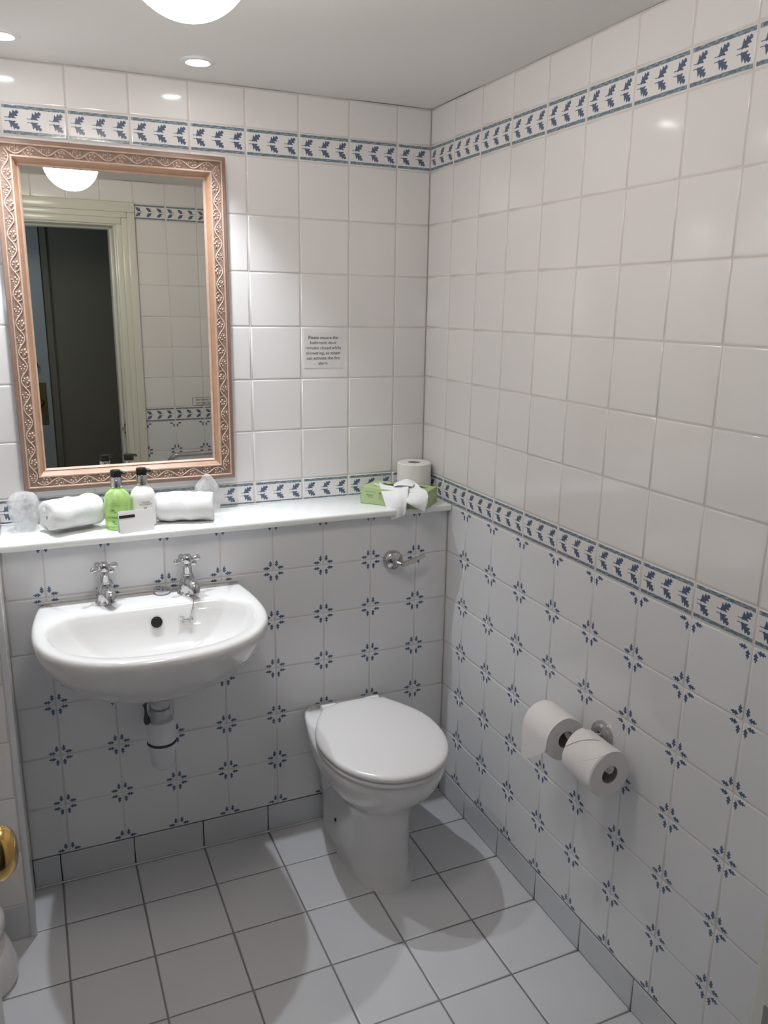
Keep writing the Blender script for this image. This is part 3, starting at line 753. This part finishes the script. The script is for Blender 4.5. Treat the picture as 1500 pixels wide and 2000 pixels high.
# flush lever on the boxing
fl = thing('flush_lever', 'chrome toilet flush lever on the tiled boxing above the toilet', 'lever', (-0.190, -D, 0.845))
part('rosette', xf(lathe([(0.030, 0), (0.031, 0.006), (0.0295, 0.014), (0.024, 0.021), (0.014, 0.025), (0.010, 0.027)], 36), Matrix.Translation((-0.190, -D, 0.845)) @ rot_to((0, -1, 0))), M_CHROME_D, fl)
part('lever_arm', tube(arc_pts([(-0.186, -D-0.018, 0.842), (-0.178, -D-0.036, 0.838), (-0.160, -D-0.040, 0.840), (-0.130, -D-0.038, 0.848), (-0.095, -D-0.034, 0.858)], 6), lambda u_: 0.0105-0.0050*u_, 14), M_CHROME_D, fl)

# ------------------------------------------------------------------ toilet roll holder and rolls (right wall)
hy, hz = -0.985, 0.622
ra = -0.078
rh = thing('toilet_roll_holder', 'chrome double toilet roll holder on the right wall', 'holder', (0, hy, hz))
part('rosette', xf(lathe([(0.034, 0), (0.0345, 0.005), (0.032, 0.011), (0.024, 0.016), (0.013, 0.019)], 36), Matrix.Translation((0, hy, hz+0.004)) @ rot_to((-1, 0, 0))), M_CHROME_D, rh)
part('arm', tube([(-0.012, hy, hz+0.004), (ra, hy, hz)], 0.0085, 14), M_CHROME_D, rh)
part('spindle', tube([(ra, hy+0.135, hz), (ra, hy-0.112, hz)], 0.0085, 16), M_CHROME_D, rh)
part('end_knob', xf(lathe([(0.0085, -0.004), (0.0125, 0.0), (0.0132, 0.006), (0.010, 0.011), (0.003, 0.013)], 20), Matrix.Translation((ra, hy-0.112, hz)) @ rot_to((0, -1, 0))), M_CHROME_D, rh)
part('end_knob', xf(lathe([(0.0085, -0.004), (0.0125, 0.0), (0.0132, 0.006), (0.010, 0.011), (0.003, 0.013)], 20), Matrix.Translation((ra, hy+0.135, hz)) @ rot_to((0, 1, 0))), M_CHROME_D, rh)

def roll_vf(R, h, hole=0.021):
    return lathe([(hole, 0), (R-0.003, 0), (R, 0.003), (R, h-0.003), (R-0.003, h), (hole, h), (hole, 0)], 48, False, False)
def sheet(pts, w0, th=0.0007):
    """strip through cross-section points pts with y-range w0(i)->(ya,yb)"""
    A, B = [], []
    n = len(pts)
    V, F = [], []
    for i, p in enumerate(pts):
        ya, yb_ = w0(i/(n-1))
        a = Vector(pts[max(0, i-1)]); b_ = Vector(pts[min(n-1, i+1)]); d = (b_-a).normalized(); nn = Vector((-d.y, d.x))
        V += [(p[0], ya, p[1]), (p[0], yb_, p[1]), (p[0]+nn.x*th, yb_, p[1]+nn.y*th), (p[0]+nn.x*th, ya, p[1]+nn.y*th)]
    for i in range(n-1):
        for j in range(4):
            k_ = (j+1) % 4; F.append((4*i+j, 4*i+k_, 4*i+4+k_, 4*i+4+j))
    F += [(0, 1, 2, 3), (4*n-1, 4*n-2, 4*n-3, 4*n-4)]
    return V, F
def hung_roll(y0, y1, R, label, tailkind):
    cz = hz + 0.0085 - 0.0208
    t = thing('toilet_roll', label, 'toilet roll', (ra, (y0+y1)/2, cz-R), 0, 'toilet rolls')
    m_ = Matrix.Translation((ra, y0, cz)) @ rot_to((0, -1 if y1 < y0 else 1, 0))
    part('paper', xf(roll_vf(R, abs(y1-y0)), m_), M_PAPER, t)
    part('core', xf(lathe([(0.0212, 0.001), (0.0212, abs(y1-y0)-0.001), (0.0205, abs(y1-y0)-0.001), (0.0205, 0.001), (0.0212, 0.001)], 32, False, False), m_), M_CORE if tailkind else M_CORE, t)
    ya, yb_ = max(y0, y1), min(y0, y1)
    if tailkind == 'tail':
        P = [(ra + (R+0.0006)*math.cos(math.radians(a)), cz + (R+0.0006)*math.sin(math.radians(a))) for a in range(80, 181, 10)]
        P += [(ra-R-0.0010, cz-0.012*i) for i in range(1, 8)]
        n0 = 11/17
        def wf(u_):
            if u_ < n0+0.05: return (ya, yb_)
            k_ = (u_-n0-0.05)/(1-n0-0.05); return (ya - 0.002*k_, yb_ + (ya-yb_)*(0.05+0.78*k_**1.1))
        part('loose_sheet', sheet(P, wf), M_PAPER, t)
    else:
        P = [(ra + (R+0.0006)*math.cos(math.radians(a)), cz + (R+0.0006)*math.sin(math.radians(a))) for a in range(60, 171, 7)]
        n = len(P)
        def wf(u_):
            k_ = max(0.0, (u_-0.40)/0.60)
            return (ya + 0.004*math.sin(u_*PI) - (ya-yb_)*0.06*k_, yb_ + (ya-yb_)*(0.55*k_**2.0))
        part('loose_sheet', sheet(P, wf, 0.0014), M_PAPER, t)
        # turned-down point at the far edge
        Pk = [(ra + (R+0.0026)*math.cos(math.radians(a)), cz + (R+0.0026)*math.sin(math.radians(a))) for a in range(85, 150, 7)]
        part('folded_point', sheet(Pk, lambda u_: (ya + 0.006 - 0.010*u_, ya - 0.045*(1-u_)-0.008), 0.0010), M_PAPER, t)
hung_roll(-0.948, -0.848, 0.0545, 'toilet roll with a long hanging sheet, further in on the wall holder', 'tail')
hung_roll(-1.005, -1.108, 0.0545, 'toilet roll with a folded-down sheet, nearer end of the wall holder', 'fold')

# spare roll on the ledge
sx, sy = -0.0585, -0.0565
t = thing('toilet_roll', 'spare toilet roll standing on end in the corner of the ledge', 'toilet roll', (sx, sy, LZ), 0, 'toilet rolls')
part('paper', xf(roll_vf(0.0540, 0.108), Matrix.Translation((sx, sy, LZ))), M_PAPER, t)
part('core', xf(lathe([(0.0212, 0.001), (0.0212, 0.106), (0.0203, 0.106), (0.0203, 0.001), (0.0212, 0.001)], 32, False, False), Matrix.Translation((sx, sy, LZ))), M_CORE, t)
P = [(sx + 0.0548*math.cos(math.radians(a)), sy + 0.0548*math.sin(math.radians(a))) for a in range(-120, -9, 6)]
V, F = [], []
for i, (a, b_) in enumerate(P):
    u_ = i/(len(P)-1)
    V += [(a, b_, LZ+0.006+0.02*u_*0), (a, b_, LZ+0.102-0.055*u_**1.5), (a*1.0+0.0006*math.cos(math.radians(-120+6*i)), b_+0.0006*math.sin(math.radians(-120+6*i)), LZ+0.102-0.055*u_**1.5), (a+0.0006*math.cos(math.radians(-120+6*i)), b_+0.0006*math.sin(math.radians(-120+6*i)), LZ+0.006)]
for i in range(len(P)-1):
    for j in range(4):
        k_ = (j+1) % 4; F.append((4*i+j, 4*i+k_, 4*i+4+k_, 4*i+4+j))
part('loose_sheet', (V, F), M_PAPER, t)

# ------------------------------------------------------------------ tissue box
th_ = math.atan2(-0.15, 0.143)
bxc = (-0.147, -0.136)
tb = thing('tissue_box', 'green cardboard tissue box with tissues pulled out, on the ledge', 'tissue box', (bxc[0], bxc[1], LZ), th_)
bl, bw_, bh = 0.208, 0.116, 0.049
wall_t = 0.0012
# carton: four sides, base, and a top with a torn oval mouth
def carton():
    parts = [box(-bl/2, bl/2, -bw_/2, -bw_/2+wall_t, 0, bh), box(-bl/2, bl/2, bw_/2-wall_t, bw_/2, 0, bh), box(-bl/2, -bl/2+wall_t, -bw_/2, bw_/2, 0, bh), box(bl/2-wall_t, bl/2, -bw_/2, bw_/2, 0, bh), box(-bl/2, bl/2, -bw_/2, bw_/2, 0, wall_t)]
    n = 40; outer, inner = [], []
    for i in range(n):
        a = 2*PI*i/n; c_, s_ = math.cos(a), math.sin(a)
        k_ = min((bl/2)/max(1e-6, abs(c_)), (bw_/2)/max(1e-6, abs(s_)))
        outer.append((c_*k_, s_*k_))
        rr = 1 + 0.10*noise.noise(Vector((c_*3, s_*3, 1.7)))
        inner.append((c_*0.078*rr, s_*0.030*rr))
    parts.append(loft([[(x, y, bh) for x, y in outer], [(x, y, bh+0.0008) for x, y in outer], [(x, y, bh+0.0008+0.002*max(0, noise.noise(Vector((x*60, y*60, 0))))) for x, y in inner], [(x, y, bh) for x, y in inner]], False, False))
    return join(*parts)
part('carton', carton(), M_GREENBOX, tb, local=True, smooth=False)
V, F = text_mesh('Beauty', 0.0085, 'LEFT')
part('carton_print', ([(-bl/2+0.020+x, -bw_/2-0.0004, 0.029+y) for x, y, z in V], F), M_INKGR, tb, local=True, smooth=False)
part('carton_print', join(box(-bl/2+0.014, -bl/2+0.050, -bw_/2-0.0004, -bw_/2, 0.0385, 0.0392), box(-bl/2+0.024, -bl/2+0.042, -bw_/2-0.0004, -bw_/2, 0.0215, 0.0225),
     box(-bl/2+0.0615, -bl/2+0.0625, -bw_/2-0.0004, -bw_/2, 0.016, 0.034), box(-bl/2+0.0675, -bl/2+0.0685, -bw_/2-0.0004, -bw_/2, 0.016, 0.034), sphere((-bl/2+0.065, -bw_/2, 0.037), 0.003, 10, 6, 1, 0.1, 1), box(-bl/2+0.078, -bl/2+0.086, -bw_/2-0.0004, -bw_/2, 0.0385, 0.0392)), M_INKGR, tb, local=True, smooth=False)
part('torn_flap', join(*[xf(box(-0.016, 0.016, -0.005, 0.005, 0, 0.0009), Matrix.Translation((x_, y_, bh+0.003)) @ Euler((0.5*s_, 0.25, a_)).to_matrix().to_4x4()) for x_, y_, s_, a_ in ((-0.060, -0.018, 1, 0.2), (-0.052, 0.020, -1, -0.3), (0.062, -0.022, 1, 0.0), (0.070, 0.018, -1, 0.4), (-0.025, 0.03, -1, 0.1))]), mat('pale_card_inside', (0.66, 0.70, 0.52), 0.7), tb, local=True, smooth=False)
# tissues: gathered at the mouth, falling over the front edge
# in the box's own axes: -y is the front long side
def patch(P, seed, nu=22, nv=22, th=0.0005, crease=0.003):
    def q3(a, b_, c_, t_): return a*(2*(t_-0.5)*(t_-1)) + b_*(-4*t_*(t_-1)) + c_*(2*t_*(t_-0.5))
    G_ = [[Vector(p_) for p_ in row] for row in P]
    V, F = [], []
    for layer in (0, 1):
        for i in range(nu+1):
            for j in range(nv+1):
                u_, v_ = i/nu, j/nv
                r_ = [q3(*row, v_) for row in G_]; p_ = q3(*r_, u_)
                n_ = crease*noise.noise(Vector((v_*4+seed, u_*1.4, seed))) + 0.4*crease*noise.noise(Vector((v_*9, u_*7+seed, 3.1)))
                V.append(tuple(p_ + Vector((0.1, -0.8, 0.5))*(n_ + th*layer)))
    n = (nu+1)*(nv+1)
    for i in range(nu):
        for j in range(nv):
            a = i*(nv+1)+j
            F.append((a, a+1, a+nv+2, a+nv+1)); F.append((n+a, n+a+nv+1, n+a+nv+2, n+a+1))
    def edge(idx):
        for a, b_ in zip(idx, idx[1:]): F.append((a, b_, n+b_, n+a))
    edge(list(range(nv+1))); edge([nu*(nv+1)+j for j in range(nv+1)][::-1])
    edge([i*(nv+1) for i in range(nu+1)][::-1]); edge([i*(nv+1)+nv for i in range(nu+1)])
    return V, F
part('tissue', patch([[(-0.050, -0.042, 0.068), (-0.004, -0.030, 0.058), (0.036, -0.010, 0.075)],
                      [(-0.017, -0.072, 0.012), (0.022, -0.079, 0.030), (0.056, -0.070, 0.042)],
                      [(0.008, -0.079, -0.037), (0.030, -0.081, -0.027), (0.0517, -0.079, -0.016)]], 2.0), M_TISSUE, tb, local=True, angle=80)
part('tissue', patch([[(0.030, -0.008, 0.076), (0.058, -0.014, 0.072), (0.085, -0.046, 0.064)],
                      [(0.048, -0.070, 0.038), (0.080, -0.076, 0.036), (0.1185, -0.068, 0.050)],
                      [(0.060, -0.074, 0.017), (0.085, -0.075, 0.008), (0.111, -0.075, -0.001)]], 5.0), M_TISSUE, tb, local=True, angle=80)
part('tissue', patch([[(-0.015, 0.002, 0.053), (0.022, 0.010, 0.066), (0.060, 0.006, 0.056)],
                      [(-0.010, -0.020, 0.060), (0.030, -0.014, 0.078), (0.062, -0.020, 0.066)],
                      [(0.000, -0.044, 0.060), (0.032, -0.046, 0.066), (0.060, -0.044, 0.064)]], 8.0), M_TISSUE, tb, local=True, angle=80)

# ------------------------------------------------------------------ bottles and card
def wrap_text(vf, cx, cy, R, ang0, zc):
    """lay flat text round a cylinder, ang0 = direction it faces"""
    V = []
    for x, y, z in vf[0]:
        a = ang0 + x/R
        V.append((cx + R*math.cos(a), cy + R*math.sin(a), zc + y))
    return V, vf[1]
def sprig(sz):
    """little printed rose sprig"""
    P = []
    def lf(x, y, a, L, W_):
        n = 8; pts = []
        for i in range(n+1): t_ = i/n; pts.append((t_*L, W_*math.sin(PI*t_)))
        for i in range(n-1, 0, -1): t_ = i/n; pts.append((t_*L, -W_*math.sin(PI*t_)))
        c_, s_ = math.cos(a), math.sin(a)
        return [(x+c_*u_-s_*v_, y+s_*u_+c_*v_, 0) for u_, v_ in pts], [tuple(range(len(pts)))]
    P.append(lf(-sz*0.5, sz*0.25, 0.3, sz*0.55, sz*0.2)); P.append(lf(-sz*0.45, sz*0.45, -0.2, sz*0.5, sz*0.15)); P.append(lf(-sz*0.1, sz*0.2, 1.0, sz*0.45, sz*0.12))
    P.append(lf(-sz*0.05, 0.0, 0.75, sz*0.6, sz*0.05)); P.append(lf(-sz*0.1, 0.2*sz, -0.9, sz*0.6, sz*0.06)); P.append(lf(0.2*sz, -0.25*sz, 0.4, sz*0.4, sz*0.13)); P.append(lf(-0.15*sz, -0.4*sz, 1.2, sz*0.35, sz*0.1))
    return join(*P)
def bottle(x, y, R, body_m, ink, label, face, dip):
    t = thing('pump_bottle', label, 'bottle', (x, y, LZ), 0, 'pump bottles on the ledge')
    tr_ = Matrix.Translation((x, y, LZ))
    prof = [(R*0.86, 0.0), (R*0.96, 0.002), (R, 0.007), (R, 0.068), (R*0.985, 0.077), (R*0.92, 0.086), (R*0.80, 0.0935), (R*0.62, 0.0995), (0.0155, 0.1025), (0.0135, 0.105), (0.0135, 0.109)]
    tr_ = tr_ @ Matrix.Diagonal((1.0, 1.0, 1.045, 1.0)); kz = 1.045
    part('bottle_body', xf(lathe(prof, 48), tr_), body_m, t)
    part('chrome_collar', xf(lathe([(0.0140, 0.1070), (0.0148, 0.1075), (0.0148, 0.1325), (0.0142, 0.1335), (0.004, 0.1336)], 32), tr_), M_CHROME, t)
    part('pump_head', join(xf(lathe([(0.0105, 0.1335), (0.0140, 0.1345), (0.0142, 0.1470), (0.0125, 0.1505), (0.004, 0.1515)], 28), tr_),
                           tube([(x+0.004, y-0.002, LZ+0.1455*kz), (x+0.018, y-0.009, LZ+0.1450*kz), (x+0.0235, y-0.0115, LZ+0.1415*kz)], lambda u_: 0.0052-0.0018*u_, 10)), M_BLACK, t)
    if dip: part('dip_tube', tube([(x, y, LZ+0.008), (x+0.001, y, LZ+0.106)], 0.003, 10), M_PVC, t)
    return t
fa = math.radians(-82)
gbx, gby, gR = -0.976, -0.1365, 0.0345
t = bottle(gbx, gby, gR, M_GEL, M_INKGR, 'clear pump bottle of bright green gel on the ledge', fa, True)
part('printed_label', join(wrap_text(text_mesh('TAYLOR\nOF LONDON', 0.0052), gbx, gby, gR+0.0003, fa-0.55, LZ+0.071), wrap_text(sprig(0.012), gbx, gby, gR+0.0003, fa-0.55, LZ+0.051),
     wrap_text(text_mesh('Natural', 0.0112), gbx, gby, gR+0.0003, fa-0.45, LZ+0.036), wrap_text(sprig(0.012), gbx, gby, gR+0.0003, fa-0.55, LZ+0.020)), M_INKGR, t, smooth=False)
wbx, wby, wR = -0.909, -0.128, 0.0335
t = bottle(wbx, wby, wR, M_LOTION, M_INKG, 'white lotion pump bottle with black lettering on the ledge', fa, False)
part('printed_label', join(wrap_text(text_mesh('TAYLOR\nOF LONDON', 0.0058), wbx, wby, wR+0.0003, fa-0.10+0.05, LZ+0.066), wrap_text(sprig(0.015), wbx, wby, wR+0.0003, fa-0.05, LZ+0.047),
     wrap_text(text_mesh('Natural', 0.0100), wbx, wby, wR+0.0003, fa-0.05, LZ+0.032)), M_INKG, t, smooth=False)

ca = math.atan2(0.016, 0.089)
cd = thing('folded_card', 'small white folded card with a black bar standing before the bottles', 'card', (-0.9375, -0.1905, LZ), ca)
cw, chh = 0.0905, 0.058
def slab(p0, p1, p2, p3, th):
    n_ = (Vector(p1)-Vector(p0)).cross(Vector(p3)-Vector(p0)).normalized()*th
    V = [Vector(q) for q in (p0, p1, p2, p3)]; V += [q+n_ for q in V]
    return [tuple(q) for q in V], [(0, 1, 2, 3), (7, 6, 5, 4), (0, 4, 5, 1), (1, 5, 6, 2), (2, 6, 7, 3), (3, 7, 4, 0)]
part('front_leaf', slab((-cw/2, -0.0105, 0), (cw/2, -0.0105, 0), (cw/2, 0.0, chh), (-cw/2, 0.0, chh), -0.0008), M_CARDW, cd, local=True, smooth=False)
part('back_leaf', slab((-cw/2, 0.0105, 0), (cw/2, 0.0105, 0), (cw/2, 0.001, chh), (-cw/2, 0.001, chh), 0.0008), M_CARDW, cd, local=True, smooth=False)
def on_card(x, z): return (x, -0.0105+0.0105*z/chh-0.0006, z)
part('printed_bar', slab(on_card(-cw/2+0.0010, 0.0400), on_card(-0.003, 0.0400), on_card(-0.003, 0.0475), on_card(-cw/2+0.0010, 0.0475), -0.0003), M_INK, cd, local=True, smooth=False)

# ------------------------------------------------------------------ rolled towels
def towel(name_label, A, B, R, turns, flat_, flap, seed, spiral_dir=1):
    A, B = Vector(A), Vector(B); ax = (B-A); Ln = ax.length; ax.normalize()
    side = Vector((0, 0, 1)).cross(ax).normalized(); up = Vector((0, 0, 1))
    t = thing('rolled_towel', name_label, 'towel', ((A+B)/2).to_tuple(), 0, 'rolled white towels on the ledge')
    th = R/(turns+0.55)*0.86
    prof = []
    n = int(turns*30)
    a0 = 2*PI*turns
    mid = []
    for i in range(n+1):
        a = 2*PI*turns*i/n; r_ = th*0.45 + (R-th/2-th*0.45)*i/n
        mid.append((r_*math.cos(spiral_dir*a - PI*0.62), r_*math.sin(spiral_dir*a - PI*0.62)))
    # loose outer flap lying on the shelf
    last = mid[-1]; 
    for (fx, fz) in flap: mid.append((fx, fz))
    outl, inl = [], []
    for i, (x, z) in enumerate(mid):
        p0 = mid[max(0, i-1)]; p1 = mid[min(len(mid)-1, i+1)]
        d = Vector((p1[0]-p0[0], p1[1]-p0[1])).normalized(); nn = Vector((d.y, -d.x))
        tt = th/2*min(1.0, 0.35+min(i, len(mid)-1-i)*0.3)
        outl.append((x+nn.x*tt, z+nn.y*tt)); inl.append((x-nn.x*tt, z-nn.y*tt))
    poly = outl + inl[::-1]
    zmin = -R*0.93
    nseg = 22; R_ = []
    for k_ in range(nseg+1):
        u_ = k_/nseg
        e_ = min(u_, 1-u_)*Ln
        shr = 1 - 0.07*max(0, 1-e_/0.012)**2
        ring = []
        for j, (x, z) in enumerate(poly):
            x2 = x*1.12; z2 = z*flat_
            wob = 0.0060*noise.noise(Vector((x*22+seed, z*22, u_*4))) + 0.0018*noise.noise(Vector((x*70, z*70+seed, u_*14)))
            rr = math.hypot(x2, z2)+1e-6
            x2 += wob*x2/rr; z2 += wob*z2/rr
            x2 *= shr; z2 *= shr
            z2 = max(z2, zmin*flat_)
            end = 0.006*noise.noise(Vector((x*30+seed*3, z*30, 5.0)))*(2*u_-1)
            p_ = A + ax*(Ln*u_ + end) + side*(-x2) + up*(z2 - zmin*flat_)
            ring.append(p_)
        R_.append(ring)
    V, F = loft(R_, False, False)
    m = len(poly); h = len(outl)
    for base, rev in ((0, True), (nseg*m, False)):
        for i in range(h-1):
            q = (base+i, base+i+1, base+m-2-i, base+m-1-i)
            F.append(q[::-1] if rev else q)
    part('towel_roll', (V, F), M_TOWEL, t, angle=75)
    return t
towel('rolled white towel on the ledge, left of the green bottle', (-1.152, -0.148, LZ), (-1.024, -0.092, LZ), 0.050, 3.0, 0.98, [], 1.3, 1)
towel('rolled white towel on the ledge, right of the white bottle', (-0.868, -0.100, LZ), (-0.722, -0.140, LZ), 0.047, 3.2, 0.98, [], 4.1, -1)

# ------------------------------------------------------------------ wrapped cups
def wrapped_cup(x, y, label, rb, h, seed, peak, lev0):
    t = thing('wrapped_cup', label, 'cup', (x, y, LZ), 0, 'film-wrapped cups on the ledge')
    tr_ = Matrix.Translation((x, y, LZ+0.0015))
    part('cup', xf(lathe([(rb*0.70, 0.0), (rb*0.72, 0.002), (rb*0.86, h*0.86), (rb*0.84, h*0.86), (rb*0.69, 0.004), (0.001, 0.004)], 36, True, True), tr_), M_CUP, t)
    n = 40; R_ = []
    lev = lev0 + peak
    for r_, zz in lev:
        ring = []
        for j in range(n):
            a = 2*PI*j/n
            k_ = 1 + 0.13*noise.noise(Vector((math.cos(a)*2.0+seed, math.sin(a)*2.0, zz*3+seed))) + 0.06*noise.noise(Vector((math.cos(a)*6, math.sin(a)*6+seed, zz*8)))
            if zz < 0.05: k_ = 1
            ring.append((x+rb*r_*k_*math.cos(a), y+rb*r_*k_*math.sin(a), LZ+zz*h))
        R_.append(ring)
    part('film_wrap', loft(R_, True, True), M_FILM, t, angle=50)
wrapped_cup(-1.206, -0.075, 'cup wrapped in crinkled clear film at the left end of the ledge', 0.037, 0.096, 1.0, [(0.62, 1.03), (0.32, 1.07), (0.05, 1.08)],
    [(0.72, 0.0), (0.80, 0.003), (0.84, 0.2), (0.94, 0.45), (1.05, 0.68), (1.06, 0.82), (0.88, 0.95)])
wrapped_cup(-0.718, -0.046, 'cup wrapped in clear film behind the right rolled towel', 0.034, 0.092, 6.0, [(0.62, 1.02), (0.42, 1.12), (0.22, 1.20), (0.04, 1.22)],
    [(0.72, 0.0), (0.95, 0.003), (1.02, 0.2), (1.05, 0.45), (1.04, 0.7), (0.98, 0.84), (0.80, 0.93)])

# ------------------------------------------------------------------ toilet brush pot at the bottom left edge
bx2, by2 = -1.402, -0.490
t = thing('toilet_brush_pot', 'white waisted toilet brush pot on the floor at the left edge', 'brush pot', (bx2, by2, 0.0))
part('pot', xf(lathe([(0.080, 0.0), (0.088, 0.006), (0.091, 0.03), (0.088, 0.060), (0.079, 0.092), (0.068, 0.118), (0.064, 0.126)], 40), Matrix.Translation((bx2, by2, 0))), M_SEAT, t)
part('lid', xf(lathe([(0.062, 0.126), (0.068, 0.135), (0.074, 0.155), (0.073, 0.178), (0.062, 0.198), (0.040, 0.210), (0.015, 0.214)], 40), Matrix.Translation((bx2, by2, 0))), M_SEAT, t)
part('handle', xf(lathe([(0.012, 0.213), (0.010, 0.25), (0.010, 0.36), (0.014, 0.385), (0.010, 0.40), (0.001, 0.402)], 20), Matrix.Translation((bx2, by2, 0))), M_SEAT, t)
